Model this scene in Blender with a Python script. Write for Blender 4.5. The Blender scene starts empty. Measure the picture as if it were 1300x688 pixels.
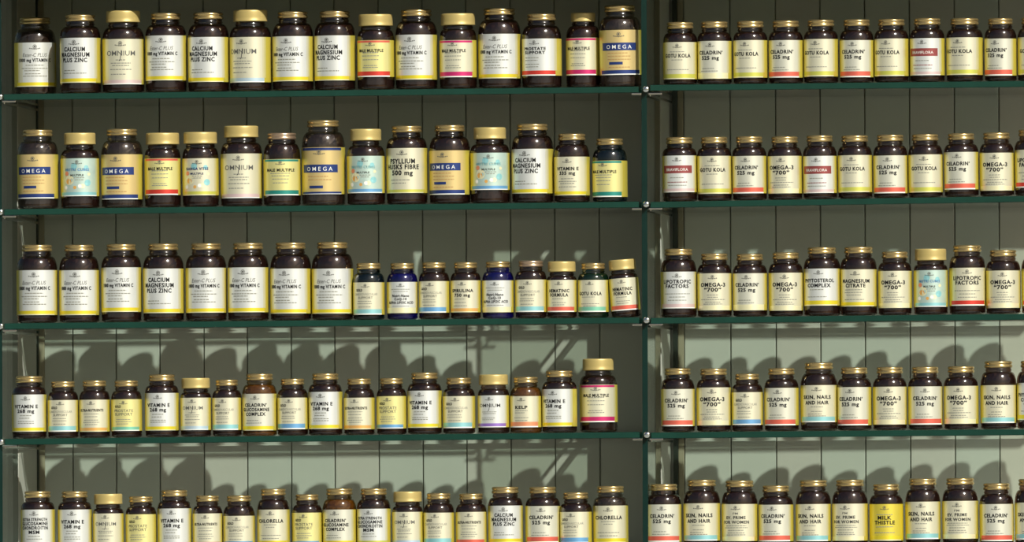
import bpy, bmesh, math, random
from mathutils import Vector, Matrix
random.seed(7)
SC = bpy.context.scene
COL = SC.collection

# ------------------------------------------------------------------ camera
THETA = math.radians(5.2); DIST = 25.0; K = 0.0014; FPX = DIST / K
ROLL = 0.003; HORIZON = 620.0; DEPTH = 0.498
CAMPOS = Vector((math.sin(THETA) * DIST, -math.cos(THETA) * DIST, -(HORIZON - 344) * K))
FW = Vector((-math.sin(THETA), math.cos(THETA), 0)); RT = Vector((math.cos(THETA), math.sin(THETA), 0)); UP = Vector((0, 0, 1))
CR = RT * math.cos(ROLL) - UP * math.sin(ROLL)
CU = UP * math.cos(ROLL) + RT * math.sin(ROLL)
cam = bpy.data.cameras.new('camera'); cam.sensor_width = 36; cam.lens = 36 * FPX / 1300
cam.shift_y = (HORIZON - 344) / 1300; cam.clip_end = 200; cam.clip_start = 1
co = bpy.data.objects.new('camera', cam); COL.objects.link(co)
co.matrix_world = Matrix(((CR.x, CU.x, -FW.x, CAMPOS.x), (CR.y, CU.y, -FW.y, CAMPOS.y), (CR.z, CU.z, -FW.z, CAMPOS.z), (0, 0, 0, 1)))
SC.camera = co

def W(u, v, Y=0.0):
    """point of the world on the vertical plane y = Y seen at photo pixel u, v (used once, to measure the real sizes)"""
    d = FW + CR * ((u - 650) / FPX) + CU * ((HORIZON - v) / FPX)
    return CAMPOS + d * ((Y - CAMPOS.y) / d.y)

# ------------------------------------------------------------------ light
SUN_DIR = Vector((0.688, -1.0, 0.882))          # towards the sun
SUN_STRENGTH = 5.0
SKY_STRENGTH = 0.046
w = bpy.data.worlds.new('world'); SC.world = w; w.use_nodes = True
nt = w.node_tree; bg = nt.nodes['Background']
sky = nt.nodes.new('ShaderNodeTexSky'); sky.sky_type = 'NISHITA'; sky.sun_disc = False
sky.sun_elevation = math.asin(SUN_DIR.normalized().z); sky.sun_rotation = math.atan2(SUN_DIR.x, SUN_DIR.y)
sky.air_density = 1.3; sky.dust_density = 2.5
nt.links.new(sky.outputs[0], bg.inputs[0]); bg.inputs[1].default_value = SKY_STRENGTH
sl = bpy.data.lights.new('sun', 'SUN'); sl.energy = SUN_STRENGTH; sl.angle = math.radians(0.53); sl.color = (1.0, 0.975, 0.91)
so = bpy.data.objects.new('sun', sl); COL.objects.link(so)
so.rotation_euler = SUN_DIR.to_track_quat('Z', 'Y').to_euler(); so.location = (3, -3, 4)
SC.view_settings.view_transform = 'Standard'; SC.view_settings.look = 'None'
SC.view_settings.exposure = 0.0; SC.view_settings.gamma = 1.0; SC.view_settings.use_curve_mapping = False

# ------------------------------------------------------------------ materials
def srgb(r, g, b):
    f = lambda c: (c / 255 / 12.92) if c / 255 <= 0.04045 else ((c / 255 + 0.055) / 1.055) ** 2.4
    return (f(r), f(g), f(b), 1)
MATS = {}
def mat(name, color, rough=0.5, metal=0.0, spec=0.5, coat=0.0, var=0.0, scale=60.0, bump=0.0, coat_rough=0.1):
    if name in MATS: return MATS[name]
    m = bpy.data.materials.new(name); m.use_nodes = True; t = m.node_tree; p = t.nodes['Principled BSDF']
    p.inputs['Roughness'].default_value = rough; p.inputs['Metallic'].default_value = metal
    p.inputs['Specular IOR Level'].default_value = spec; p.inputs['Coat Weight'].default_value = coat; p.inputs['Coat Roughness'].default_value = coat_rough
    p.inputs['Base Color'].default_value = color
    if var or bump:
        tc = t.nodes.new('ShaderNodeTexCoord'); n = t.nodes.new('ShaderNodeTexNoise'); n.inputs['Scale'].default_value = scale; n.inputs['Detail'].default_value = 4
        t.links.new(tc.outputs['Object'], n.inputs['Vector'])
        if var:
            mx = t.nodes.new('ShaderNodeMix'); mx.data_type = 'RGBA'
            mx.inputs[6].default_value = tuple(c * (1 - var) for c in color[:3]) + (1,); mx.inputs[7].default_value = tuple(min(1, c * (1 + var)) for c in color[:3]) + (1,)
            t.links.new(n.outputs['Fac'], mx.inputs[0]); t.links.new(mx.outputs[2], p.inputs['Base Color'])
        if bump:
            b = t.nodes.new('ShaderNodeBump'); b.inputs['Strength'].default_value = bump; b.inputs['Distance'].default_value = 0.0006
            t.links.new(n.outputs['Fac'], b.inputs['Height']); t.links.new(b.outputs[0], p.inputs['Normal'])
    MATS[name] = m
    return m
def pane(name, tint, rough=0.02, ior=1.5):
    """thin see-through glass: tinted straight transmission plus Fresnel reflection"""
    if name in MATS: return MATS[name]
    m = bpy.data.materials.new(name); m.use_nodes = True; t = m.node_tree; t.nodes.clear()
    out = t.nodes.new('ShaderNodeOutputMaterial'); mix = t.nodes.new('ShaderNodeMixShader')
    tr = t.nodes.new('ShaderNodeBsdfTransparent'); gl = t.nodes.new('ShaderNodeBsdfGlossy'); fr = t.nodes.new('ShaderNodeFresnel')
    ge = t.nodes.new('ShaderNodeNewGeometry'); mu = t.nodes.new('ShaderNodeMath'); mu.operation = 'MULTIPLY_ADD'
    mu.inputs[1].default_value = (1 / ior) - ior; mu.inputs[2].default_value = ior
    t.links.new(ge.outputs['Backfacing'], mu.inputs[0]); t.links.new(mu.outputs[0], fr.inputs['IOR'])
    tr.inputs[0].default_value = tint; gl.inputs['Roughness'].default_value = rough; gl.inputs[0].default_value = (1, 1, 1, 1)
    t.links.new(fr.outputs[0], mix.inputs[0]); t.links.new(tr.outputs[0], mix.inputs[1]); t.links.new(gl.outputs[0], mix.inputs[2]); t.links.new(mix.outputs[0], out.inputs[0])
    MATS[name] = m
    return m
M_WALL = [mat('sage_plank_%s' % n, srgb(*c), 0.62, var=0.05, scale=9, bump=0.25) for n, c in
          (('plain', (189, 186, 177)), ('warm', (192, 187, 176)), ('cool', (185, 187, 178)))]
M_BACK = mat('dark_gap', srgb(150, 150, 136), 0.9)
M_FRAME = mat('frame_paint', srgb(132, 136, 118), 0.6, var=0.08, scale=14)
M_POST = mat('upright_steel', srgb(58, 66, 60), 0.35, metal=0.6)
M_BATTEN = mat('batten_paint', srgb(150, 142, 120), 0.55)
M_EDGE = mat('glass_edge_green', srgb(18, 55, 46), 0.12, spec=0.5, var=0.25, scale=30)
M_PEDGE = mat('divider_edge_green', srgb(14, 40, 36), 0.12, spec=0.4, var=0.25, scale=30)
M_SHEET = pane('clear_glass', (0.875, 0.915, 0.885, 1), 0.01)
M_CHROME = mat('chrome', (0.75, 0.77, 0.75, 1), 0.12, metal=1.0)
M_STONE = mat('paving', srgb(150, 152, 147), 0.8, var=0.15, scale=3, bump=0.3)
M_GOLD = mat('gold_cap', (0.62, 0.45, 0.19, 1), 0.26, metal=0.85)
M_ROSE = mat('rose_gold_cap', (0.60, 0.43, 0.28, 1), 0.3, metal=0.85)
M_DULLGOLD = mat('matt_gold_cap', (0.52, 0.40, 0.14, 1), 0.42, metal=0.35, spec=0.6)
GR = 0.11; GI = 1.75
GLASS = {'brown': pane('brown_glass', (0.42, 0.30, 0.25, 1), GR, GI), 'amber': pane('amber_glass', (0.60, 0.46, 0.24, 1), GR, GI),
         'cobalt': pane('cobalt_glass', (0.12, 0.11, 0.50, 1), GR, GI), 'green': pane('green_glass', (0.16, 0.36, 0.26, 1), GR, GI),
         'teal': pane('teal_glass', (0.16, 0.26, 0.29, 1), GR, GI), 'clear': pane('smoky_glass', (0.60, 0.54, 0.48, 1), GR, GI)}
FILL = {'brown': mat('dark_pills', srgb(64, 52, 50), 0.5, var=0.4, scale=160), 'amber': mat('brown_pills', srgb(116, 88, 42), 0.5, var=0.4, scale=160),
        'cobalt': mat('muted_blue_pills', srgb(90, 85, 120), 0.5, var=0.4, scale=160), 'green': mat('green_pills', srgb(60, 75, 60), 0.5, var=0.4, scale=160),  # mottled muted blue pills in the cobalt jars
        'teal': mat('slate_pills', srgb(62, 66, 70), 0.5, var=0.4, scale=160), 'clear': mat('umber_pills', srgb(58, 48, 44), 0.45, var=0.5, scale=160)}
PAPER = dict(rough=0.42, spec=0.8, metal=0.5)
LM = {'off': mat('label_off_white', srgb(216, 215, 196), **PAPER), 'white': mat('label_white', srgb(220, 222, 216), **PAPER), 'cream': mat('label_cream', srgb(220, 216, 188), **PAPER),
      'pale': mat('label_pale_yellow', srgb(226, 218, 146), **PAPER), 'yellow': mat('label_yellow', srgb(222, 204, 74), **PAPER),
      'tan': mat('label_tan_gold', srgb(214, 190, 128), **PAPER), 'sky': mat('label_pale_blue', srgb(190, 212, 200), var=0.12, scale=90, **PAPER),
      'gold': mat('label_gold_side', srgb(206, 192, 78), 0.40, metal=0.5, spec=0.7),
      'ink': mat('ink_black', srgb(22, 22, 22), 0.5), 'tanink': mat('ink_tan', srgb(176, 140, 84), 0.5), 'grey': mat('ink_grey', srgb(135, 135, 122), 0.5), 'mid': mat('ink_dark_grey', srgb(80, 80, 74), 0.5),
      'navy': mat('band_navy', srgb(36, 58, 118), **PAPER), 'paper': mat('ink_white', srgb(225, 225, 215), 0.5),
      'yband': mat('band_yellow', srgb(232, 212, 50), **PAPER), 'red': mat('band_red', srgb(214, 62, 48), **PAPER), 'magenta': mat('band_magenta', srgb(206, 44, 110), **PAPER),
      'coral': mat('band_coral', srgb(226, 104, 84), **PAPER), 'pink': mat('band_pale_pink', srgb(222, 196, 192), **PAPER), 'blue': mat('band_blue', srgb(110, 166, 210), **PAPER),
      'aqua': mat('band_aqua', srgb(146, 204, 206), **PAPER), 'teal': mat('band_teal', srgb(40, 140, 128), **PAPER), 'mint': mat('band_mint', srgb(130, 200, 170), **PAPER),
      'ice': mat('band_ice', srgb(186, 208, 218), **PAPER), 'orange': mat('band_orange', srgb(232, 176, 96), **PAPER), 'purple': mat('band_purple', srgb(150, 116, 196), **PAPER),
      'maroon': mat('band_maroon', srgb(150, 72, 70), **PAPER), 'ivory': mat('band_ivory', srgb(240, 234, 190), **PAPER), 'lime': mat('band_lime', srgb(206, 206, 90), **PAPER),
      'salmon': mat('band_salmon', srgb(232, 150, 108), **PAPER)}

# ------------------------------------------------------------------ mesh helpers
def link(name, me, parent=None):
    o = bpy.data.objects.new(name, me); COL.objects.link(o)
    if parent: o.parent = parent
    return o
def mesh(name, verts, faces, mats, fm=None, smooth=False):
    me = bpy.data.meshes.new(name); me.from_pydata([tuple(v) for v in verts], [], faces)
    for m in mats: me.materials.append(m)
    if fm: me.polygons.foreach_set('material_index', fm)
    if smooth: me.polygons.foreach_set('use_smooth', [True] * len(me.polygons))
    me.update()
    return me
def tag(o, label=None, cat=None, group=None, kind=None):
    for k, v in (('label', label), ('category', cat), ('group', group), ('kind', kind)):
        if v: o[k] = v
    return o
def boxdata(x0, x1, y0, y1, z0, z1, dz=0.0):
    """box; dz lifts the x1 end (boards that are not quite level)"""
    v = [(x, y, z + (dz if x == x1 else 0)) for x in (x0, x1) for y in (y0, y1) for z in (z0, z1)]
    f = [(0, 1, 3, 2), (4, 6, 7, 5), (0, 4, 5, 1), (2, 3, 7, 6), (0, 2, 6, 4), (1, 5, 7, 3)]
    return v, f
def box(name, x0, x1, y0, y1, z0, z1, m, parent=None, bevel=0.0, dz=0.0, mats=None, fm=None):
    v, f = boxdata(x0, x1, y0, y1, z0, z1, dz)
    me = mesh(name, v, f, mats or [m], fm)
    if bevel:
        bm = bmesh.new(); bm.from_mesh(me); bmesh.ops.recalc_face_normals(bm, faces=bm.faces)
        bmesh.ops.bevel(bm, geom=bm.edges[:], offset=bevel, segments=2, affect='EDGES', profile=0.6, material=-1); bm.to_mesh(me); bm.free()
    else:
        bm = bmesh.new(); bm.from_mesh(me); bmesh.ops.recalc_face_normals(bm, faces=bm.faces); bm.to_mesh(me); bm.free()
    return link(name, me, parent)
def lathe(profile, seg=32, jitter=None, cap=True):
    v = []; f = []
    n = len(profile)
    for i, (r, z) in enumerate(profile):
        for k in range(seg):
            a = 2 * math.pi * k / seg
            rr = r * (jitter(i, k) if jitter else 1)
            v.append((rr * math.cos(a), rr * math.sin(a), z))
    for i in range(n - 1):
        for k in range(seg):
            k2 = (k + 1) % seg
            f.append((i * seg + k, i * seg + k2, (i + 1) * seg + k2, (i + 1) * seg + k))
    if cap:
        f.append(tuple(reversed(range(seg)))); f.append(tuple((n - 1) * seg + k for k in range(seg)))
    return v, f

# ------------------------------------------------------------------ setting
TOPV, BOTV = -70, 775
zt = W(650, TOPV, DEPTH).z; zb = W(650, BOTV, DEPTH).z
wall = box('wall_back', W(-170, 400, DEPTH).x, W(1560, 400, DEPTH).x, DEPTH + 0.0055, DEPTH + 0.03, zb, zt, M_BACK)
tag(wall, kind='structure')
seams = [-76, -20, 36.5, 92.4, 147.5, 203, 259, 314, 369.7, 425, 481, 536.8, 592.3, 648.5, 704.7, 761.5, 818, 868.6, 927.8, 985.4, 1042, 1098.6, 1155.6, 1212.4, 1269, 1326, 1383, 1440, 1497, 1554]
for i in range(len(seams) - 1):
    a = W(seams[i], 430, DEPTH).x + 0.0010; b = W(seams[i + 1], 430, DEPTH).x - 0.0010
    dy = random.uniform(-0.0006, 0.0006)
    box('plank', a, b, DEPTH + dy, DEPTH + 0.0054, zb, zt, random.choice(M_WALL), wall, bevel=0.0012)
zh = W(1300, -10.5, -0.005).z; zh0 = W(0, -2.5, -0.005).z
X0 = -2.6; X1 = 3.2
hd = box('trim_1', X0, X1, -0.010, -0.001, 0, 1.3, M_FRAME, dz=0.0)
for vv in hd.data.vertices:
    if vv.co.z < 0.6: vv.co.z = zh0 + (zh - zh0) * (vv.co.x - W(0, 0, -0.02).x) / (W(1300, 0, -0.02).x - W(0, 0, -0.02).x)
tag(hd, kind='structure')
ce = box('ceiling', W(-170, 0, DEPTH).x, W(1560, 0, DEPTH).x, 0.0, DEPTH + 0.03, zt + 0.001, zt + 0.02, M_FRAME); tag(ce, kind='structure')
cb = box('trim_2', X0, X1, -0.03, DEPTH + 0.03, zb - 0.05, zb - 0.001, mat('bounce_sill_white', srgb(222, 222, 208), 0.5)); tag(cb, kind='structure')  # unseen sill, made white and set close to bounce sunlight onto the lower rows
rs = box('trim_3', X0, X1, -0.028, -0.012, -1.9, zb - 0.052, M_FRAME); tag(rs, kind='structure')
fl = box('floor', -14, 14, -26, -0.03, -1.96, -1.9, M_STONE); tag(fl, kind='structure')

# side boards added behind each divider, the middle one to shade the wall beside it
ZB = zb; ZT = zt
def upright(uf, t, names):
    X = W(uf, 340, 0).x
    # glass panel
    wd = 7 * K
    me_o = box('glass_divider', X - wd / 2, X + wd / 2, 0.0, DEPTH * t - 0.001, ZB, ZT, None, mats=[M_SHEET, M_PEDGE])
    for p in me_o.data.polygons:
        p.material_index = 1 if abs(p.normal.x) < 0.5 else 0
    tag(me_o, names[0], 'glass panel', 'glass dividers between the bays')
    fin = box('added_side_board', X - 0.006, X + 0.006, DEPTH * t, DEPTH - 0.001, ZB, ZT, M_WALL[0], bevel=0.001)
    tag(fin, names[1], 'board', 'side boards added behind the glass dividers')
upright(818.5, 0.59, ('full height clear glass divider with green front edge between the wide and narrow bay',
                      'upright sage painted board added for its shadow behind the glass divider between the bays'))
upright(-1.0, 0.45, ('full height clear glass divider with green edge at the far left of the wide bay',
                     'upright sage painted board added behind the glass divider at far left'))
def standard(u0, u1, names):
    a = W(u0, 400, DEPTH - 0.012).x; b = W(u1, 400, DEPTH - 0.012).x
    root = box('shelf_standard', a, b, DEPTH - 0.014, DEPTH - 0.0015, ZB, ZT, M_POST, bevel=0.0008)
    tag(root, names[0], 'shelf upright', 'steel shelf uprights on the back wall')
    c = W(u1 + 0.6, 400, DEPTH).x; d = W(u1 + 8, 400, DEPTH).x
    bt = box('wall_batten', c, d, DEPTH - 0.008, DEPTH - 0.0008, ZB, ZT, M_BATTEN, bevel=0.0015)
    tag(bt, names[1], 'batten', 'wooden battens beside the steel uprights')
standard(854.5, 860.5, ('dark steel upright on back wall behind the left end of the narrow bay', 'narrow painted wooden batten beside the steel upright of the narrow bay'))
standard(43.5, 49, ('dark steel upright on back wall at the left end of the wide bay', 'narrow painted wooden batten beside the steel upright of the wide bay'))

# ------------------------------------------------------------------ shelves
ORD = ['top', 'second', 'third', 'fourth', 'lowest']
SH = {}
def linez(pa, pb):
    a = W(pa[0], pa[1]); b = W(pb[0], pb[1])
    return a, b, (b.z - a.z) / (b.x - a.x)
LEFT = [(118.5, 110.6), (264.6, 256.6), (409.6, 403.4), (556.3, 549.0), (702.6, 695.6)]
RIGHT = [(107.0, 103.3), (255.2, 249.6), (402.7, 398.9), (548.4, 545.2), (695.4, 692.2)]
TH = 7.7 * K
def shelf(ua, ub, pa, pb, label, group):
    a, b, s = linez(pa, pb)
    xa = W(ua, 400).x; xb = W(ub, 400).x
    za = a.z + s * (xa - a.x); zb_ = a.z + s * (xb - a.x)
    v, f = boxdata(xa, xb, 0.0, DEPTH - 0.017, za - TH, za, zb_ - za)
    me = mesh('glass_shelf', v, f, [M_SHEET, M_EDGE])
    bm = bmesh.new(); bm.from_mesh(me); bmesh.ops.recalc_face_normals(bm, faces=bm.faces)
    for fc in bm.faces: fc.material_index = 0 if abs(fc.normal.z) > 0.5 else 1
    bmesh.ops.bevel(bm, geom=[e for e in bm.edges if all(abs(x.co.y) < 1e-6 for x in e.verts)], offset=0.0008, segments=2, affect='EDGES', material=1)
    bm.to_mesh(me); bm.free()
    o = link('glass_shelf', me); tag(o, label, 'shelf', group)
    return lambda x: a.z + s * (x - a.x), s
for r in range(5):
    (l0, l1), (r0, r1) = LEFT[r], RIGHT[r]
    SH['L', r] = shelf(5.5, 811.5, (90, l0), (750, l1), '%s glass shelf of the wide bay, green-edged, %s' % (ORD[r], ('under the vitamin C and calcium bottles', 'under the omega bottles', 'under tall and small bottles', 'under small short bottles', 'bottom of the photo')[r]), 'glass shelves of the wide bay')
    SH['R', r] = shelf(826, 1520, (900, r0), (1250, r1), '%s glass shelf of the narrow bay, green-edged, beside the divider' % ORD[r], 'glass shelves of the narrow bay')
    for side, uf in (('wide', 1.5), ('narrow', 821.5)):
        X = W(uf, 400).x
        z = SH['L', r][0](X) - TH * 0.5
        root = bpy.data.objects.new('shelf_bracket', None); COL.objects.link(root); root.location = (X, -0.004, z)
        tag(root, 'chrome shelf bracket with clip at the left end of the %s bay, %s shelf' % (side, ORD[r]), 'bracket', 'chrome shelf brackets')
        v, f = lathe([(0.0, -0.006), (0.0042, -0.006), (0.0056, -0.0045), (0.0056, 0.0035), (0.0042, 0.0045), (0.0, 0.0045)], 16, cap=False)
        v = [(x, zz - 0.004, y) for x, y, zz in v]
        link('clip_button', mesh('clip_button', v, [tuple(reversed(q)) for q in f], [M_CHROME], smooth=True), root)
        if side == 'narrow':
            b1 = box('clip_prong', -0.026, -0.0085, -0.003, 0.002, -0.0098, -0.0065, M_CHROME, root, bevel=0.0006)
        b2 = box('clip_prong', 0.004, 0.028, -0.003, 0.002, -0.0095, -0.0065, M_CHROME, root, bevel=0.0006)
        b3 = box('bracket_arm', 0.0058, 0.0078, 0.004, DEPTH - 0.018, -0.0122, -0.0078, M_CHROME, root, bevel=0.0005)

# ------------------------------------------------------------------ lettering
FONT_CACHE = {}
def glyphs(text, bold=True, shear=0.0):
    key = (text, bold, shear)
    if key in FONT_CACHE: return FONT_CACHE[key]
    cu = bpy.data.curves.new('t', 'FONT'); cu.body = text; cu.size = 1; cu.resolution_u = 2; cu.offset = 0.018 if bold else 0.002; cu.shear = shear
    cu.align_x = 'CENTER'; cu.space_character = 1.14 if bold else 1.0
    ob = bpy.data.objects.new('t', cu); COL.objects.link(ob)
    bpy.context.view_layer.update()
    me = ob.evaluated_get(bpy.context.evaluated_depsgraph_get()).to_mesh()
    v = [(p.co.x, p.co.y) for p in me.vertices]; f = [tuple(p.vertices) for p in me.polygons]
    ob.to_mesh_clear(); bpy.data.objects.remove(ob); bpy.data.curves.remove(cu)
    xs = [p[0] for p in v]; w_ = max(xs) - min(xs); c = (max(xs) + min(xs)) / 2
    v = [((p[0] - c) / w_, p[1] / 0.72) for p in v]
    if bold:
        v0 = list(v); f0 = list(f); n = len(v0); v = []; f = []
        for q, (dx, dy) in enumerate(((-.022, .02), (.022, .02), (-.022, -.02), (.022, -.02))):
            v += [(x + dx / w_, y + dy) for x, y in v0]; f += [tuple(i + q * n for i in p) for p in f0]
    FONT_CACHE[key] = (v, f)
    return v, f
def blend(a, b, q):
    n = 'label_blend_%s_%s_%d' % (a, b, int(q * 100))
    ca = LM[a].node_tree.nodes['Principled BSDF'].inputs['Base Color'].default_value; cb_ = LM[b].node_tree.nodes['Principled BSDF'].inputs['Base Color'].default_value
    return mat(n, tuple(ca[i] * (1 - q) + cb_[i] * q for i in range(3)) + (1,), 0.42, metal=0.5, spec=0.8)
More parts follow.
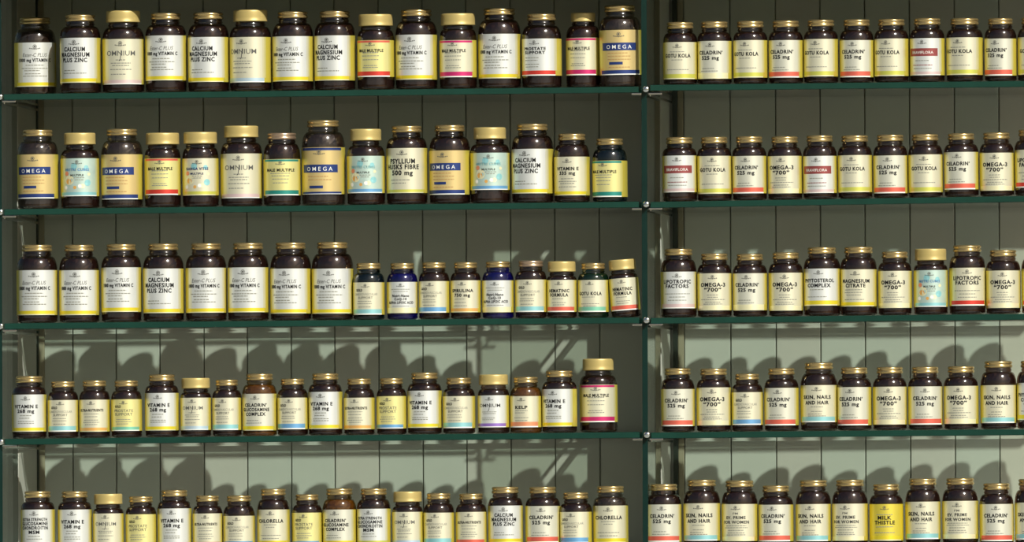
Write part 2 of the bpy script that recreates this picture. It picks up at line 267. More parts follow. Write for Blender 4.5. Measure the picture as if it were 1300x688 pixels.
# designs: units are px of a label 57 high / 51 wide; L = lettering lines (text, y below label top, width, cap height, bold, ink, shear); B = small print bars (y, width, xoff)
def D(panel, band, L, B, bandh=5.5, top=None, box_=None, side='gold', extra=None, name='', rot=0):
    return dict(panel=panel, band=band, L=L, B=B, bandh=bandh, top=top, box=box_, side=side, extra=extra, name=name, rot=rot)
def t(s, y, w_, h, ink='ink', bold=True, shear=0.0, xo=0.0): return (s, y, w_ * 1.07, h, ink, bold, shear, xo)
DES = {
 'C1000': D('white', 'yband', [t('Ester-C PLUS', 18.5, 30, 5.0, 'mid', False, 0.25), t('1000 mg VITAMIN C', 25, 41, 4.4)], [(30, 24, 0), (34, 36, 0), (37, 20, -4), (41, 20, -3), (44, 32, 0)], name='vitamin C'),
 'CMZ': D('white', 'yband', [t('CALCIUM', 17, 27, 5.4), t('MAGNESIUM', 23.9, 38, 5.4), t('PLUS ZINC', 30.8, 32, 5.4)], [(42, 16, -7), (45.5, 32, 0)], name='calcium magnesium zinc'),
 'OMNI': D('cream', 'ice', [t('OMNIUM', 21, 36, 6.4, 'mid', False), t('J', 24.5, 3.5, 11, 'mid', False, 0.2)], [(27, 12, 0), (31, 26, 0), (34, 22, 0), (39, 28, 0), (45, 20, -3)], name='curly-titled'),
 'OMNIP': D('cream', 'pink', [t('OMNIUM', 21, 36, 6.4, 'mid', False), t('J', 24.5, 3.5, 11, 'mid', False, 0.2)], [(27, 12, 0), (31, 26, 0), (34, 22, 0), (39, 28, 0), (45, 20, -3)], name='curly-titled'),
 'OMNIV': D('white', 'purple', [t('OMNIUM', 21, 36, 6.4, 'ink', False), t('J', 24.5, 3.5, 11, 'mid', False, 0.2)], [(30, 26, 0), (33, 22, 0), (41, 24, -2), (44, 20, -3)], name='curly-titled'),
 'MMR': D('pale', 'red', [t('MALE MULTIPLE', 18.4, 36, 4.6)], [(20, 24, 0), (25, 26, 0), (31, 24, 0), (40, 20, 0), (43, 24, 0)], bandh=7.5, top='coral', name='multiple'),
 'MMM': D('cream', 'magenta', [t('MALE MULTIPLE', 18.4, 36, 4.6)], [(20, 24, 0), (25, 26, 0), (31, 24, 0), (40, 20, 0), (43, 24, 0)], bandh=7.5, top='magenta', name='multiple'),
 'MMT': D('pale', 'teal', [t('MALE MULTIPLE', 19.5, 40, 4.6)], [(23, 30, 0), (27, 26, 0), (32, 24, 0), (38, 22, 0)], bandh=7, top='teal', name='multiple'),
 'OMEGA': D('tan', 'navy', [t('O M E G A', 23.8, 31, 5.0, 'paper', False)], [(30, 26, -2, 'tanink'), (34, 30, 0, 'tanink'), (38, 30, 0, 'tanink'), (48, 28, 0, 'tanink')], bandh=6, box_=('navy', 16.2, 26.0, 48), extra='omega', name='omega'),
 'OMEGAT': D('tan', 'navy', [t('O M E G A', 28.6, 31, 5.0, 'paper', False)], [(36, 26, -2, 'tanink'), (40, 30, 0, 'tanink')], bandh=3, top='navy', box_=('navy', 21, 30.6, 48), extra='omega', name='omega'),
 'KID': D('sky', 'aqua', [t('NUTRI CUBES', 19, 32, 4.0, 'blue'), t('MULTIPLE', 27, 17, 3.0, 'mid')], [(30, 15, 3), (33, 12, 3)], extra='dots', name='pastel dotted'),
 'KIDB': D('sky', 'blue', [t('NUTRI CUBES', 19, 32, 4.0, 'aqua'), t('MULTIPLE', 27, 17, 3.0, 'mid')], [(30, 15, 3), (33, 12, 3)], extra='dots', name='pale blue dotted'),
 'KIDY': D('cream', 'lime', [t('KANGA VITES', 18, 32, 4.0, 'navy'), t('MULTIPLE', 25, 18, 3.0, 'navy')], [(28, 15, 0), (31, 12, 0)], extra='dots', name='cream dotted'),
 'PSY': D('cream', 'lime', [t('PSYLLIUM', 19.5, 32, 6.0), t('HUSKS FIBRE', 26.7, 42, 6.0), t('500 mg', 34.2, 26, 6.0)], [(41, 26, -3), (45, 20, -5)], bandh=4.5, name='psyllium'),
 'VE335': D('cream', 'yband', [t('VITAMIN E', 20, 33, 5.0), t('335 mg', 26.5, 23, 5.0)], [(33, 20, 0), (37, 28, 0), (40, 22, 0), (45, 28, 0)], name='vitamin E'),
 'VE': D('white', 'yband', [t('VITAMIN E', 21, 36, 5.4), t('268 mg', 28, 25, 5.4)], [(33, 18, 0), (37, 16, -2), (42, 26, 0), (45, 26, 0)], name='vitamin E'),
 'PROS': D('white', 'red', [t('PROSTATE', 17.5, 30, 4.4), t('SUPPORT', 23.5, 28, 4.4)], [(30, 22, -4), (34, 20, -5), (40, 22, -4), (44, 20, -4)], bandh=7, name='prostate support'),
 'SPEC': D('cream', 'aqua', [t('GOLD', 16, 11, 4.4, xo=-11), t('CARDIOVASCULAR', 23, 40, 4.2, 'grey', False), t('SUPPORT', 29, 24, 4.0, 'mid', False)], [(34, 24, -2), (38, 26, -2), (44, 22, -2)], bandh=7.5, name='cardiovascular'),
 'SPECB': D('cream', 'blue', [t('GOLD', 16, 11, 4.4, xo=-11), t('CARDIOVASCULAR', 23, 40, 4.2, 'grey', False), t('SUPPORT', 29, 24, 4.0, 'mid', False)], [(34, 24, -2), (38, 26, -2), (44, 22, -2)], bandh=7.5, name='cardiovascular'),
 'PRO2': D('pale', 'mint', [t('GOLD', 15, 11, 4.4, xo=-10), t('PROSTATE', 23, 32, 5.0, 'mid', False), t('SUPPORT', 29.5, 30, 5.0, 'mid', False)], [(37, 26, 0), (41, 30, 0), (45, 22, -2)], name='prostate'),
 'PRO2B': D('pale', 'blue', [t('GOLD', 15, 11, 4.4, xo=-10), t('PROSTATE', 23, 32, 5.0, 'mid', False), t('SUPPORT', 29.5, 30, 5.0, 'mid', False)], [(37, 26, 0), (41, 30, 0), (45, 22, -2)], name='prostate'),
 'NUTR': D('cream', 'orange', [t('ULTRA-NUTRIENTS', 21, 42, 4.6)], [(26, 28, 0), (31, 24, 0), (37, 26, 0), (41, 30, 0), (45, 22, 0)], name='nutrients'),
 'NUTRR': D('cream', 'coral', [t('ULTRA-NUTRIENTS', 21, 42, 4.6)], [(26, 28, 0), (31, 24, 0), (37, 26, 0), (41, 30, 0), (45, 22, 0)], name='nutrients'),
 'NANO': D('white', 'ivory', [t('Nutri-Nano', 27.5, 28, 4.6), t('CoQ-10', 33.5, 20, 4.6), t('ALPHA LIPOIC ACID', 40, 44, 4.6)], [(14, 34, 0), (18, 26, 0), (45, 30, 0)], bandh=7.5, name='lipoic acid'),
 'SPIR': D('cream', 'orange', [t('SPIRULINA', 21, 38, 5.6), t('750 mg', 29, 27, 5.6)], [(34, 20, -4), (40, 22, -4), (46, 26, -4)], name='spirulina'),
 'HEM': D('cream', 'coral', [t('HEMATINIC', 22, 36, 5.8), t('FORMULA', 29.5, 32, 5.8)], [(34, 20, -2), (41, 26, 0), (45, 22, 0)], bandh=7, name='hematinic formula'),
 'GOTUT': D('cream', 'mint', [t('GOTU KOLA', 27, 40, 6)], [(31, 24, -3), (43, 34, 0), (47, 24, 0)], bandh=7, name='gotu kola'),
 'GOTU': D('cream', 'lime', [t('GOTU KOLA', 23.6, 40, 5.6)], [(15.5, 24, 0), (28, 18, 0), (43, 36, 0)], bandh=7, name='gotu kola'),
 'CEL': D('off', 'coral', [t('CELADRIN\u2019', 20.3, 37, 5.6), t('525 mg', 28.2, 26, 5.6)], [(42, 20, -3), (46, 28, -2)], bandh=8, name='525 mg'),
 'CELY': D('off', 'ivory', [t('CELADRIN\u2019', 20.3, 37, 5.6), t('525 mg', 28.2, 26, 5.6)], [(42, 20, -3), (46, 28, -2)], bandh=8, name='525 mg'),
 'OM3': D('cream', 'ivory', [t('OMEGA-3', 20.5, 38, 6.0), t('\u201c700\u201d', 28.2, 25, 6.0)], [(34, 18, 0), (37.5, 16, 0), (41, 40, 0), (45, 24, 0), (48, 30, 0)], bandh=6.5, name='omega-3'),
 'FRAN': D('white', 'pink', [t('BRAVIFLORA', 24.0, 33, 4.4, 'paper', False)], [(35, 22, 0), (42, 32, 0, 'maroon'), (47, 30, 0)], box_=('maroon', 15.5, 27.5, 50), bandh=5, name='maroon-boxed'),
 'LIPO': D('cream', 'red', [t('LIPOTROPIC', 18.2, 41, 5.8), t('FACTORS', 25.2, 33, 5.8)], [(35, 40, 0), (40, 24, 0), (45, 28, 0)], bandh=7, name='lipotropic factors'),
 'LIPOP': D('white', 'pink', [t('LIPOTROPIC', 18.2, 41, 5.8), t('FACTORS', 25.2, 33, 5.8)], [(35, 40, 0), (40, 24, 0), (45, 28, 0)], bandh=6, name='lipotropic factors'),
 'PHYT': D('white', 'yband', [t('PHYTOSTEROL', 21, 44, 5.6), t('COMPLEX', 28.5, 33, 5.6)], [(33, 20, -3), (44, 30, -3)], bandh=7, name='phytosterol'),
 'MAGC': D('cream', 'yband', [t('MAGNESIUM', 20.5, 40, 5.6), t('CITRATE', 27.5, 28, 5.6)], [(32, 26, -3), (36, 28, -3), (40, 22, -3), (47, 30, -2)], bandh=6, name='magnesium citrate'),
 'SKIN': D('cream', 'aqua', [t('SKIN, NAILS', 21, 40, 5.6), t('AND HAIR', 29.5, 33, 5.6)], [(34, 18, 0), (41, 16, 0), (45, 20, -3), (48, 26, 0)], bandh=7.5, name='skin nails and hair'),
 'EVE': D('cream', 'ivory', [t('PM', 16, 7, 3.2, 'mid', False), t('EV. PRIME', 23, 28, 4.6, 'mid', True), t('FOR WOMEN', 30, 38, 4.6, 'mid', True)], [(34, 32, 0), (37, 36, 0), (41, 24, 0), (45, 26, 0), (48, 30, 0)], bandh=6, name='women\'s'),
 'MILK': D('yellow', 'yband', [t('MILK', 24, 20, 5.8), t('THISTLE', 31.5, 31, 5.8)], [(17, 26, 0), (36, 28, 0), (45, 34, 0)], bandh=7, side='yband', name='milk thistle'),
 'CHL': D('cream', 'yband', [t('CHLORELLA', 21, 42, 5.6)], [(25, 22, 0), (29, 14, 0), (42, 36, 0), (47, 28, 0)], bandh=6, name='chlorella'),
 'CGC': D('off', 'yband', [t('CELADRIN\u2019', 20, 34, 5.2), t('GLUCOSAMINE', 27, 42, 5.2), t('COMPLEX', 34, 30, 5.2)], [(42, 20, -5), (46, 26, -3)], bandh=6, name='glucosamine complex'),
 'EXG': D('white', 'lime', [t('EXTRA STRENGTH', 17, 40, 4.4), t('GLUCOSAMINE', 23.5, 42, 5.0), t('CHONDROITIN', 30, 42, 5.0), t('MSM', 36.5, 16, 5.0)], [(41, 20, 0), (45, 26, 0)], bandh=5, name='chondroitin'),
 'KELP': D('cream', 'salmon', [t('KELP', 23, 20, 5.6)], [(27, 22, 0), (31, 18, -3), (40, 26, 0), (45, 22, 0)], bandh=7.5, name='kelp'),
}
BANDWORD = dict(yband='yellow', ice='pale blue', pink='pale pink', purple='purple', red='red', magenta='magenta', teal='teal', navy='navy', aqua='aqua', blue='blue', lime='lime',
                mint='mint', orange='orange', ivory='ivory', coral='red', salmon='salmon')

def wrap_add(V, F, FM, pts, faces, R, zoff, mi):
    b = len(V)
    for x, z in pts:
        a = x / R
        V.append((R * math.sin(a), -R * math.cos(a), z + zoff))
    for f in faces: F.append(tuple(i + b for i in f)); FM.append(mi)

CACHE = {}
def build_meshes(wpx, hpx, lt, lb, capk, des, glass):
    """wpx, hpx bottle width and height; lt, lb label top / bottom heights above the base, all in px of 1.4 mm"""
    key = (wpx, round(hpx), round(lt), round(lb), capk, des, glass)
    if key in CACHE: return CACHE[key]
    s = K; R = wpx / 2 * s; h = hpx * s; ztl = lt * s; zbl = lb * s
    big = wpx > 48
    if capk == 't': cr = R * (0.745 if big else 0.785); ch = (8.6 if wpx > 41 else 8.0) * s; rn = cr * 0.93
    elif capk == 'm': cr = R * 0.72; ch = 11.5 * s; rn = cr * 0.9
    else: cr = R * (0.83 if big else 0.935); ch = (15.0 if wpx > 41 else 13.4) * s; rn = cr * 0.86
    zc = h - ch
    zn = zc - (6.2 if big else 5.2) * s
    z1 = min(ztl + 0.4 * s, zn - 6 * s)
    prof = [(0.0001, 0.0006), (R * .70, 0.0), (R * .86, 0.0004), (R * .96, 1.4 * s), (R, 3.0 * s), (R * .982, 4.8 * s), (R, 7 * s), (R, z1)]
    for k in range(1, 8):
        a = k / 8 * math.pi / 2
        prof.append((rn + (R - rn) * math.cos(a) ** 0.95, z1 + (zn - z1) * math.sin(a)))
    prof += [(rn * .99, zn), (rn * 1.0, zn + 1.2 * s), (rn * 1.035, zn + 2.4 * s), (rn * 0.985, zn + 3.8 * s), (rn * 0.985, zc - 0.3 * s), (rn * 0.97, zc + 0.5 * s), (rn * 0.97, zc + 2 * s)]
    v, f = lathe(prof, 36, cap=False)
    jar = mesh('glass_jar', v, f, [GLASS[glass]], smooth=True)
    # contents
    rr = random.Random(hash((wpx, round(hpx))) & 255)
    fp = [(R * .1, 0.7 * s), (R * .86, 0.9 * s), (R * .94, 4 * s)]
    n = 10
    for k in range(1, n): fp.append((R * .93, 6 * s + (z1 - 6 * s) * k / n))
    fill = z1 + (zn - z1) * (0.80 if big else 0.9)
    for k in range(1, 6):
        zz = z1 + (fill - z1) * k / 5; q = min(1, (zz - z1) / (zn - z1))
        fp.append(((rn + (R - rn) * math.sqrt(max(0, 1 - q * q))) * 0.92, zz))
    fp.append((rn * .5, fill + 1.2 * s)); fp.append((rn * .1, fill + 1.6 * s))
    v, f = lathe(fp, 36, jitter=lambda i, k: 1 - rr.random() * 0.06, cap=False)
    pills = mesh('tablets', v, f, [FILL[glass]])
    # cap
    if capk in 't':
        cp = [(cr * .2, h - 0.1 * s), (cr * .80, h - 0.1 * s), (cr * .86, h), (cr * .95, h - 0.5 * s), (cr * .985, h - 1.5 * s), (cr * .99, h - 3.0 * s), (cr * .93, h - 3.9 * s), (cr * .93, h - 4.6 * s),
              (cr * .98, h - 5.2 * s), (cr, h - 6.4 * s), (cr * .995, zc + 0.8 * s), (cr * .96, zc + 0.1 * s), (cr * .90, zc), (cr * .80, zc + 0.4 * s)]
        v, f = lathe(list(reversed(cp)), 40, cap=False)
        f.append(tuple((len(cp) - 1) * 40 + k for k in range(40)))
        cap = mesh('screw_cap', v, f, [M_GOLD], smooth=True)
    else:
        cp = [(cr * .8, zc + .4 * s), (cr * .94, zc), (cr * .99, zc + 0.4 * s), (cr, zc + 1.2 * s), (cr * .985, zc + 2.0 * s)]
        cp += [(cr * .985, zc + ch * q) for q in (.4, .6, .8)] + [(cr * .98, h - 1.6 * s), (cr * .965, h - .6 * s), (cr * .91, h - .05 * s), (cr * .3, h)]
        v, f = lathe(cp, 96, jitter=lambda i, k: (0.992 if (k % 2 and 4 <= i <= 8) else 1), cap=False)
        f.append(tuple((len(cp) - 1) * 96 + k for k in range(96)))
        cap = mesh('screw_cap', v, f, [M_DULLGOLD], smooth=True)
    # label
    d = DES[des]; H = (ztl - zbl); sc = H / (57 * s) * s; sx = (wpx - 1) / 51.0 * s; Rl = R + 0.28 * s
    bh = d['bandh'] * (sc if d['bandh'] < 5 else max(sc, 0.92 * s)); panel_a = math.radians(54)
    zs = [zbl, zbl + bh * .22, zbl + bh]
    if d['top']: zs += [ztl - 3.8 * sc, ztl - 0.6 * sc]
    zs.append(ztl)
    mats = [LM['gold'] if d['side'] == 'gold' else LM[d['side']], LM[d['panel']], LM[d['band']], LM[d['top']] if d['top'] else LM['gold'], LM['ivory'] if d['band'] in ('yband', 'lime', 'ivory', 'orange') else LM['paper']]
    sd = d['side']; mats += [blend(d['panel'], sd, .3), blend(d['panel'], sd, .6)]
    angs = [math.radians(-168 + 336 * k / 56) for k in range(57)]
    V = [(Rl * math.sin(a), -Rl * math.cos(a), z) for z in zs for a in angs]; F = []; FM = []
    for i in range(len(zs) - 1):
        for k in range(56):
            F.append((i * 57 + k, i * 57 + k + 1, (i + 1) * 57 + k + 1, (i + 1) * 57 + k))
            am = (angs[k] + angs[k + 1]) / 2
            inb = -1.0 < am < 1.2; inp = -math.radians(48) < am < math.radians(64)
            if i == 0: mi = 4 if inb else 0
            elif i == 1: mi = 2 if inb else 0
            elif d['top'] and i == 3: mi = 3 if inb else 0
            else:
                dg = math.degrees(am); e = min(dg + 54, 74 - dg)
                mi = 0 if e < 0 else (6 if e < 7 else (5 if e < 15 else 1))
            FM.append(mi)
    lab = mesh('paper_label', V, F, mats, FM, smooth=True)
    # lettering
    inks = ['ink', 'mid', 'grey', 'paper', 'navy', 'maroon', 'blue', 'aqua', 'coral', 'tanink']
    V = []; F = []; FM = []
    R2 = Rl + 0.16 * s; R1 = Rl + 0.08 * s
    if d['box']:
        m_, y0, y1, bw = d['box']; seg = 20; ptsb = []
        for k in range(seg + 1):
            x = (-.5 + k / seg) * bw * sx
            ptsb += [(x, ztl - y1 * sc), (x, ztl - y0 * sc)]
        wrap_add(V, F, FM, ptsb, [(2 * k, 2 * k + 2, 2 * k + 3, 2 * k + 1) for k in range(seg)], R1, 0, inks.index(m_))
    for (tx, y, tw, th, ink, bold, shear, xo) in d['L']:
        gv, gf = glyphs(tx, bold, shear)
        wrap_add(V, F, FM, [((x * tw + xo) * sx, z * th * sc) for x, z in gv], gf, R2, ztl - y * sc, inks.index(ink))
    r3 = random.Random(des)
    for bdef in d['B']:
        y, bw, xo = bdef[:3]; ink = bdef[3] if len(bdef) > 3 else 'grey'
        x = -bw / 2 + xo
        while x < bw / 2 + xo:
            ww = r3.uniform(2.2, 5.0); xe = min(x + ww, bw / 2 + xo)
            wrap_add(V, F, FM, [(x * sx, 0), (xe * sx, 0), (xe * sx, 1.15 * sc), (x * sx, 1.15 * sc)], [(0, 1, 2, 3)], R2, ztl - y * sc, inks.index(ink))
            x = xe + 0.7
    if d['extra'] == 'omega':
        y = 41 if not d['top'] else 47
        pb = []
        for k in range(9): pb += [((-13 + 2.2 * k) * sx, 0), ((-13 + 2.2 * k) * sx, 3.4 * sc)]
        wrap_add(V, F, FM, pb, [(2 * k, 2 * k + 2, 2 * k + 3, 2 * k + 1) for k in range(8)], R2, ztl - (y + 3) * sc, inks.index('navy'))
    let = mesh('lettering', V, F, [LM[i] for i in inks], FM)
    # emblem: ring, disc and a small curved line under it
    V = []; F = []; FM = []
    ey = 5.4
    n = 14
    for (ra, rb) in ((2.6, 2.0), (1.3, 0.0)):
        pts = []
        for k in range(n):
            a = 2 * math.pi * k / n
            pts += [(ra * math.cos(a) * sc, ra * math.sin(a) * sc), (rb * math.cos(a) * sc, rb * math.sin(a) * sc)]
        wrap_add(V, F, FM, pts, [(2 * k, (2 * k + 2) % (2 * n), (2 * k + 3) % (2 * n), 2 * k + 1) for k in range(n)], R2, ztl - ey * sc, 0)
    for k in range(7):
        x = (k - 3) * 2.1; yy = ey + 2.7 - abs(k - 3) * 0.35
        wrap_add(V, F, FM, [((x - .7) * sx, 0), ((x + .7) * sx, 0), ((x + .7) * sx, 1.2 * sc), ((x - .7) * sx, 1.2 * sc)], [(0, 1, 2, 3)], R2, ztl - (yy + 1.2) * sc, 0)
    emb = mesh('emblem', V, F, [LM['mid']], FM)
    dots = None
    if d['extra'] == 'dots':
        V = []; F = []; FM = []
        cs = ['orange', 'ivory', 'blue', 'aqua', 'salmon', 'paper']
        r4 = random.Random(des + 'd')
        for (x, y, r, c) in [(-11, 33, 7.5, 1), (-12, 35, 4.5, 0), (15, 37, 5, 3), (8, 42, 3.5, 1), (-4, 12, 5, 3), (13, 14, 3.6, 3), (-15, 23, 3.4, 4), (4, 42, 3, 5), (-3, 44, 2.6, 0), (17, 24, 2.4, 1), (-17, 44, 3, 5)]:
            pts = [(x * sx, 0)] + [((x * sx + r * sc * math.cos(a * math.pi / 8)), r * sc * math.sin(a * math.pi / 8)) for a in range(16)]
            wrap_add(V, F, FM, pts, [(0, 1 + k, 1 + (k + 1) % 16) for k in range(16)], R1 + 0.02 * s * c, ztl - y * sc, c)
        dots = mesh('printed_discs', V, F, [LM[c] for c in cs], FM)
    CACHE[key] = (jar, pills, cap, lab, let, emb, dots, R)
    return CACHE[key]

COUNTS = {}
def nth(i):
    return ['first', 'second', 'third', 'fourth', 'fifth', 'sixth', 'seventh', 'eighth', 'ninth', 'tenth', 'eleventh', 'twelfth', 'thirteenth', 'fourteenth', 'fifteenth', 'sixteenth', 'seventeenth', 'eighteenth', 'nineteenth', 'twentieth'][i]
GL_WORD = dict(brown='brown', amber='amber', cobalt='cobalt blue', green='green', teal='slate', clear='smoky')
def bottle(bay, row, i, u, vtop, wpx, vlt, vlb, capk, des, glass='brown', rot=None, back=0.0, lean=0.0, capmat=None):
    zf, slope = SH[bay, row]; wpx += 1.2 if bay == 'L' else 0.7
    g = 0.004 + back + wpx / 2 * K
    g = max(g, 0.004 + back + 21 * K) if wpx < 42 else g
    x = W(u, 400, g).x
    # horizontal drift with height is nil for a level lens; use the right row
    x = W(u, (vtop + vlb) / 2, g).x
    zs = zf(x)
    fy = g - wpx / 2 * K                      # front of the bottle
    h = (W(u, vtop, g).z - zs) / K
    lt = (W(u, vlt, fy).z - zs) / K; lb = (W(u, vlb, fy).z - zs) / K
    jar, pills, cap, lab, let, emb, dots, R = build_meshes(wpx, h, lt, lb, capk, des, glass)
    root = bpy.data.objects.new('supplement_bottle', None); root.empty_display_size = 0.02; COL.objects.link(root)
    if rot is None: rot = random.gauss(-6 if bay == 'L' else -3, 5)
    rz = math.radians(rot)
    root.matrix_world = Matrix.Translation((x, g, zs + 0.0002)) @ Matrix.Rotation(-math.atan(slope) + math.radians(lean), 4, 'Y') @ Matrix.Rotation(rz, 4, 'Z')
    link('glass_jar', jar, root)
    tag(link('tablets', pills, root), kind='stuff')
    c = link('screw_cap', cap, root)
    if capmat: c.material_slots[0].link = 'OBJECT'; c.material_slots[0].material = capmat
    lo = link('paper_label', lab, root)
    link('lettering', let, lo); link('emblem', emb, lo)
    if dots: link('printed_discs', dots, lo)
    d = DES[des]
    bayw = 'wide' if bay == 'L' else 'narrow'
    capw = 'thin cap' if capk == 't' else 'deep cap'
    lbl = '%s %s bottle, %s band, %s, %s from left on %s shelf of %s bay' % (GL_WORD[glass], d['name'], BANDWORD[d['band']], capw, nth(i), ORD[row], bayw)
    if len(lbl.replace('-', ' ').split()) > 16:
        lbl = '%s %s bottle, %s band, %s from left on %s shelf of %s bay' % (GL_WORD[glass], d['name'], BANDWORD[d['band']], nth(i), ORD[row], bayw)
    if len(lbl.replace('-', ' ').split()) > 16:
        lbl = '%s bottle, %s band, %s from left on %s shelf of %s bay' % (d['name'], BANDWORD[d['band']], nth(i), ORD[row], bayw)
    tag(root, lbl, 'bottle', 'bottles on the %s shelf of the %s bay' % (ORD[row], bayw))
    return root

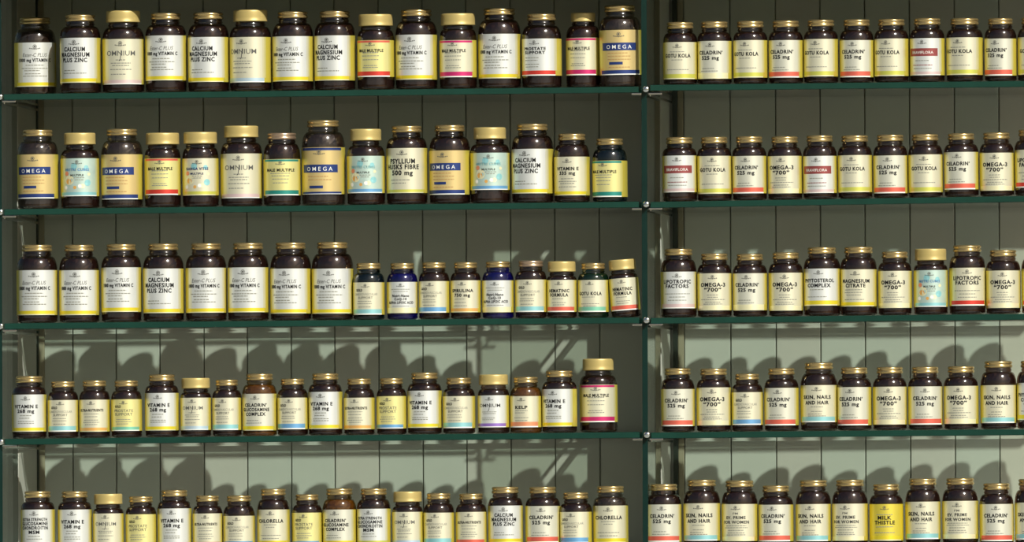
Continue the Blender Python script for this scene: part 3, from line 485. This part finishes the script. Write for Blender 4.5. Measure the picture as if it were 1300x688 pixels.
# (u centre, v cap top, width, v label top, v label bottom, cap kind, design, options)
ROWS = {
('L', 0): [(45, 22.5, 52, 54, 110, 't', 'C1000', dict(back=.05, rot=6, glass='clear')), (102.5, 19, 51, 48, 105, 't', 'CMZ', dict(rot=-12)), (157, 14, 52, 49.5, 107, 'w', 'OMNIP', dict(rot=-2)),
  (211, 17, 51, 45, 102, 't', 'C1000', dict(rot=-8)), (265, 16.3, 51, 47, 104, 't', 'CMZ', dict(rot=-14)), (318.5, 13, 52, 47, 104.5, 'w', 'OMNI', dict(rot=-20)),
  (372.3, 15, 51, 46, 103, 't', 'C1000', dict(rot=-14)), (425.5, 14.5, 51, 45, 102, 't', 'CMZ', dict(rot=-18)), (477.5, 18.5, 46, 51, 97.5, 'w', 'MMR', dict(rot=-13)),
  (529, 12.5, 52, 44, 101, 't', 'C1000', dict(rot=-14)), (582, 17.5, 46, 51, 98, 'w', 'MMM', dict(rot=-13)), (634.5, 11, 53, 43, 99.5, 't', 'C1000', dict(rot=-9)),
  (688, 18, 49, 49, 96, 't', 'PROS', dict(rot=-18)), (741, 16.5, 43, 48, 95.5, 'm', 'MMM', dict(rot=-16, back=.022)), (788.5, 7, 52, 38, 95, 't', 'OMEGA', dict(rot=0, glass='clear', lean=-0.6))],
('L', 1): [(48.5, 165, 51, 196, 252, 't', 'OMEGA', dict(rot=-8, glass='clear')), (102, 169, 48, 201, 249, 'w', 'KID', dict(rot=-3)), (155.5, 164, 52, 196, 253, 't', 'OMEGA', dict(rot=-12, glass='clear')),
  (207, 169, 45, 201, 247.5, 'w', 'MMR', dict(rot=-4)), (255, 168, 45, 201, 248, 'w', 'KIDY', dict(rot=-6)), (307, 160, 52, 195, 251.5, 'w', 'OMNIP', dict(rot=-3)),
  (358.5, 169, 46, 202, 248, 't', 'MMT', dict(rot=0, capmat='rose')), (411, 153, 54, 187, 246.5, 't', 'OMEGAT', dict(rot=-6, glass='clear')), (465, 164, 47, 198, 245, 'w', 'KIDB', dict(rot=-4)),
  (517, 160, 51, 188, 245, 't', 'PSY', dict(rot=-9)), (571.5, 159, 51, 191, 247, 't', 'OMEGA', dict(rot=-16)), (622.5, 162, 49, 194, 241, 'w', 'KIDB', dict(rot=0)),
  (676.5, 157.5, 52, 189, 245.5, 't', 'CMZ', dict(rot=-18)), (726.5, 170, 44, 199, 248, 't', 'VE335', dict(rot=-12)), (774.5, 176, 43, 204, 250, 't', 'MMT', dict(rot=-20, glass='teal'))],
('L', 2): [(47.5, 311, 51, 343, 400, 't', 'C1000', dict(rot=-3)), (101, 311, 50, 343, 400, 't', 'C1000', dict(rot=-6)), (154.5, 310, 50, 339.5, 396, 't', 'C1000', dict(rot=-6)),
  (208, 309.5, 51, 341, 397.5, 't', 'CMZ', dict(rot=-9)), (262, 309, 51, 340, 397, 't', 'C1000', dict(rot=-2)), (315.5, 308.5, 51, 340, 397, 't', 'C1000', dict(rot=-9)),
  (369.5, 308, 51, 341, 398, 't', 'C1000', dict(rot=-13)), (422.5, 307.5, 52, 341, 398, 't', 'C1000', dict(rot=-6)), (468.5, 334, 39, 358.5, 399.5, 't', 'SPEC', dict(glass='teal', rot=-8)),
  (511, 334, 38, 358, 397.5, 't', 'NANO', dict(glass='cobalt', rot=-2)), (551.5, 333, 38, 357, 397, 't', 'SPECB', dict(rot=-12)), (591.5, 333, 37.5, 356, 396.5, 't', 'SPIR', dict(rot=-10)),
  (632.5, 332, 39, 356, 396.5, 't', 'NANO', dict(glass='cobalt', rot=-8)), (674.3, 331, 39, 355, 396, 't', 'SPEC', dict(rot=-8, capmat='rose')), (713.5, 332, 37, 355.5, 396, 'w', 'HEM', dict(rot=-8)),
  (753.5, 334, 38, 355.5, 396, 't', 'GOTUT', dict(glass='green', rot=-10)), (795, 329.5, 36, 353, 394, 'w', 'HEM', dict(rot=-4, lean=-4.0))],
('L', 3): [(37.5, 477.5, 43, 501, 548, 't', 'VE', dict(rot=-6)), (80.5, 484, 38, 508, 548, 't', 'SPEC', dict(rot=-5)), (120.5, 483, 38, 507.5, 548, 't', 'NUTR', dict(rot=-8)), (161, 483, 38, 507, 547, 't', 'PRO2', dict(rot=-6)),
  (206, 475.5, 42, 499, 546.5, 't', 'VE', dict(rot=-9)), (249, 480, 38, 505, 546, 'w', 'OMNI', dict(rot=-9)), (288.5, 482, 36, 505, 546, 't', 'SPEC', dict(rot=-12)), (330, 474.5, 43, 500, 546.5, 't', 'CGC', dict(glass='amber', rot=-10)),
  (372, 480.5, 38, 505, 545, 't', 'SPECB', dict(rot=-9)), (413.5, 474, 42, 497.5, 544.5, 't', 'VE', dict(rot=-12)), (456.5, 480.5, 38, 505, 545, 't', 'NUTR', dict(rot=-13)), (497.5, 480, 37, 503, 544, 't', 'PRO2B', dict(rot=-12)),
  (539.5, 473, 42.5, 496, 543, 't', 'VE', dict(rot=-13)), (583, 479.5, 40, 503, 543.5, 't', 'SPEC', dict(rot=-9)), (627, 475.5, 39, 502, 542.5, 'w', 'OMNIV', dict(rot=-12)), (668, 478.5, 39, 503, 542.5, 't', 'KELP', dict(glass='amber', rot=-13)),
  (710.5, 470.5, 43, 494, 541.5, 't', 'VE', dict(rot=-18)), (760, 455.5, 47, 488.5, 536, 'w', 'MMM', dict(rot=-4, back=.03))],
('L', 4): [(48.5, 623.5, 42, 647, 695, 't', 'EXG', dict(rot=-7)), (95.5, 623.5, 42, 647, 695, 't', 'VE', dict(rot=-4)), (138, 627, 38, 652, 694, 'w', 'OMNI', dict(rot=-6)), (179.5, 630, 38, 653, 694, 't', 'PRO2', dict(rot=-8)),
  (222, 622, 42, 645.5, 693, 't', 'VE', dict(rot=-5)), (264, 629, 37, 652, 693, 't', 'NUTR', dict(rot=-4)), (304, 629, 39, 655, 694, 't', 'SPECB', dict(rot=-4)), (347.5, 620.5, 40, 647, 692, 't', 'CHL', dict(rot=-6)),
  (390.5, 627.5, 37, 651, 692, 't', 'PRO2B', dict(rot=-10)), (431.5, 620, 42, 647, 692, 't', 'CGC', dict(glass='amber', rot=-12)), (475, 620, 42, 646, 691, 't', 'EXG', dict(rot=-14)), (518, 624, 38, 650, 691, 'w', 'OMNI', dict(rot=-10)),
  (557.5, 626, 38, 651, 690.5, 't', 'SPEC', dict(rot=-10)), (598.5, 626.5, 38, 650, 690, 't', 'NUTRR', dict(rot=-5)), (642, 618, 43, 642, 689, 't', 'CMZ', dict(rot=-2)), (689.5, 618, 43, 642.5, 689, 't', 'CEL', dict(rot=-2)),
  (731.5, 625, 40, 650, 689.5, 't', 'SPECB', dict(rot=-14)), (775.5, 617, 43, 642, 689, 't', 'CHL', dict(rot=-4, glass='clear'))],
('R', 0): [(864, 28.5, 43, 53.5, 100.5, 't', 'GOTU', dict(rot=-7)), (907.5, 27.5, 43, 52, 100, 't', 'CELY', dict(rot=-12)), (953, 27, 43, 51, 98.5, 't', 'GOTU', dict(rot=-16)), (998, 26.5, 43, 51, 98.5, 't', 'CEL', dict(rot=-14)),
  (1042.5, 25.5, 43, 49.5, 97, 't', 'GOTU', dict(rot=-16)), (1088, 25, 42.5, 51, 98, 't', 'CEL', dict(rot=-12)), (1132, 24.5, 43, 49, 96.5, 't', 'GOTU', dict(rot=-16)), (1177.5, 23.5, 43.5, 48.5, 95.5, 't', 'FRAN', dict(rot=-15)),
  (1225, 23.5, 46, 47.5, 95, 't', 'GOTU', dict(rot=-20)), (1270.5, 23.5, 40, 49, 96, 't', 'CEL', dict(rot=-18)), (1314, 22, 43, 47, 95, 't', 'GOTU', {}), (1360, 22, 43, 47, 95, 't', 'CEL', {}), (1406, 21.5, 43, 47, 95, 't', 'GOTU', {}), (1452, 21, 43, 47, 95, 't', 'CEL', {})],
('R', 1): [(863.5, 174.5, 43, 197.5, 244, 't', 'FRAN', dict(rot=-6)), (907.5, 174, 43, 198, 246, 't', 'GOTU', dict(rot=-4)), (952, 173.3, 43, 198, 245.5, 't', 'CEL', dict(rot=-10)), (997, 173.5, 43, 198, 245.5, 't', 'OM3', dict(rot=-11)),
  (1041.5, 172, 42.5, 198, 245, 't', 'FRAN', dict(rot=-10)), (1086, 172, 43, 197, 244, 't', 'GOTU', dict(rot=-9)), (1131, 171, 43, 197.5, 245.5, 't', 'CEL', dict(rot=-7)), (1175.5, 170.5, 43, 196, 243.5, 't', 'GOTU', dict(rot=-3)),
  (1221, 169.5, 43, 193, 240.5, 't', 'CEL', dict(rot=-12)), (1266, 168.5, 43, 194, 242, 't', 'OM3', dict(rot=-5)), (1311.5, 164.5, 45, 190, 238, 't', 'LIPO', dict(rot=-5)), (1362, 166, 45, 192, 240, 't', 'OM3', {}),
  (1410, 157, 46, 190, 238, 't', 'SKIN', {}), (1459, 155, 47, 190, 238, 't', 'SKIN', {})],
('R', 2): [(862, 316, 45, 345, 391.5, 't', 'LIPOP', dict(rot=-2)), (907.5, 322, 43, 347, 394, 't', 'OM3', dict(rot=-3)), (952.5, 322.5, 43, 347, 394, 't', 'CELY', dict(rot=-9)), (998, 321, 43, 347, 394.5, 't', 'OM3', dict(rot=-1)),
  (1044, 314, 46, 341, 388, 't', 'PHYT', dict(rot=-8)), (1090.5, 313.5, 46, 342, 389, 't', 'MAGC', dict(rot=-8)), (1136.5, 319.5, 42, 344, 391, 't', 'OM3', dict(rot=-5)), (1182, 316, 42.5, 343, 389.5, 'w', 'KID', dict(rot=-2)),
  (1228.5, 311.5, 45.5, 340, 388, 't', 'LIPO', dict(rot=2)), (1274, 317.5, 43, 343.5, 391, 't', 'OM3', dict(rot=0)), (1320, 314, 45, 341, 388, 't', 'LIPO', dict(rot=-3)), (1369, 311, 45, 341, 388, 't', 'PHYT', {}), (1417, 309, 46, 341, 388, 't', 'MAGC', {}), (1464, 307, 46, 341, 388, 't', 'SKIN', {})],
('R', 3): [(861, 467.5, 42, 494, 541, 't', 'CEL', dict(rot=-3)), (906.5, 468, 43, 492, 540, 't', 'OM3', dict(rot=-3)), (949, 474.5, 39, 498, 539.5, 't', 'SPECB', dict(rot=-5)), (992.5, 467.5, 43, 492, 540, 't', 'CEL', dict(rot=-10)),
  (1040, 460.5, 46, 489, 536, 't', 'SKIN', dict(rot=-4)), (1085, 466.5, 43, 491.5, 540, 't', 'CEL', dict(rot=-12)), (1130, 466, 42.5, 491, 539, 't', 'OM3', dict(rot=-2)), (1175, 465.5, 43, 491, 538.5, 't', 'CEL', dict(rot=2)),
  (1220.5, 465, 43, 490, 538, 't', 'OM3', dict(rot=-7)), (1268, 458.5, 45, 489, 537, 't', 'SKIN', dict(rot=-4)), (1313, 476, 43, 486, 534, 't', 'PHYT', dict(rot=-3)), (1360, 465, 43, 490, 538, 't', 'CEL', {})],
('R', 4): [(843, 614.5, 44, 640.5, 688, 't', 'CEL', dict(rot=-3)), (891.5, 609, 46, 639, 686.5, 't', 'SKIN', dict(rot=-8)), (939.5, 610, 45, 640, 687, 't', 'EVE', dict(rot=-10)), (985.5, 616, 43.5, 640.5, 688, 't', 'CEL', dict(rot=-10)),
  (1033, 609.5, 44, 640, 687, 't', 'SKIN', dict(rot=-9)), (1079.5, 609, 45, 639.5, 686.5, 't', 'EVE', dict(rot=-13)), (1125.5, 614.5, 42, 640, 686.5, 't', 'MILK', dict(rot=-3)), (1172, 607.5, 44, 637, 684.5, 't', 'SKIN', dict(rot=-4)),
  (1219.5, 607, 45, 636, 684, 't', 'EVE', dict(rot=-8)), (1265.5, 613.5, 42.5, 640, 687, 't', 'CEL', dict(rot=0)), (1311, 608, 44, 638, 685, 't', 'SKIN', dict(rot=-4))],
}
# the bottle at 1313 on the fourth shelf of the narrow bay is a tall one cut by the frame
ROWS['R', 3][10] = (1314, 458, 45, 486, 533, 't', 'PHYT', dict(rot=-8))
for (bay, row), items in ROWS.items():
    for i, (u, vt, wp, vlt, vlb, ck, de, op) in enumerate(items):
        op = dict(op)
        if op.get('capmat') == 'rose': op['capmat'] = M_ROSE
        bottle(bay, row, i, u, vt, wp, vlt, vlb, ck, de, **op)
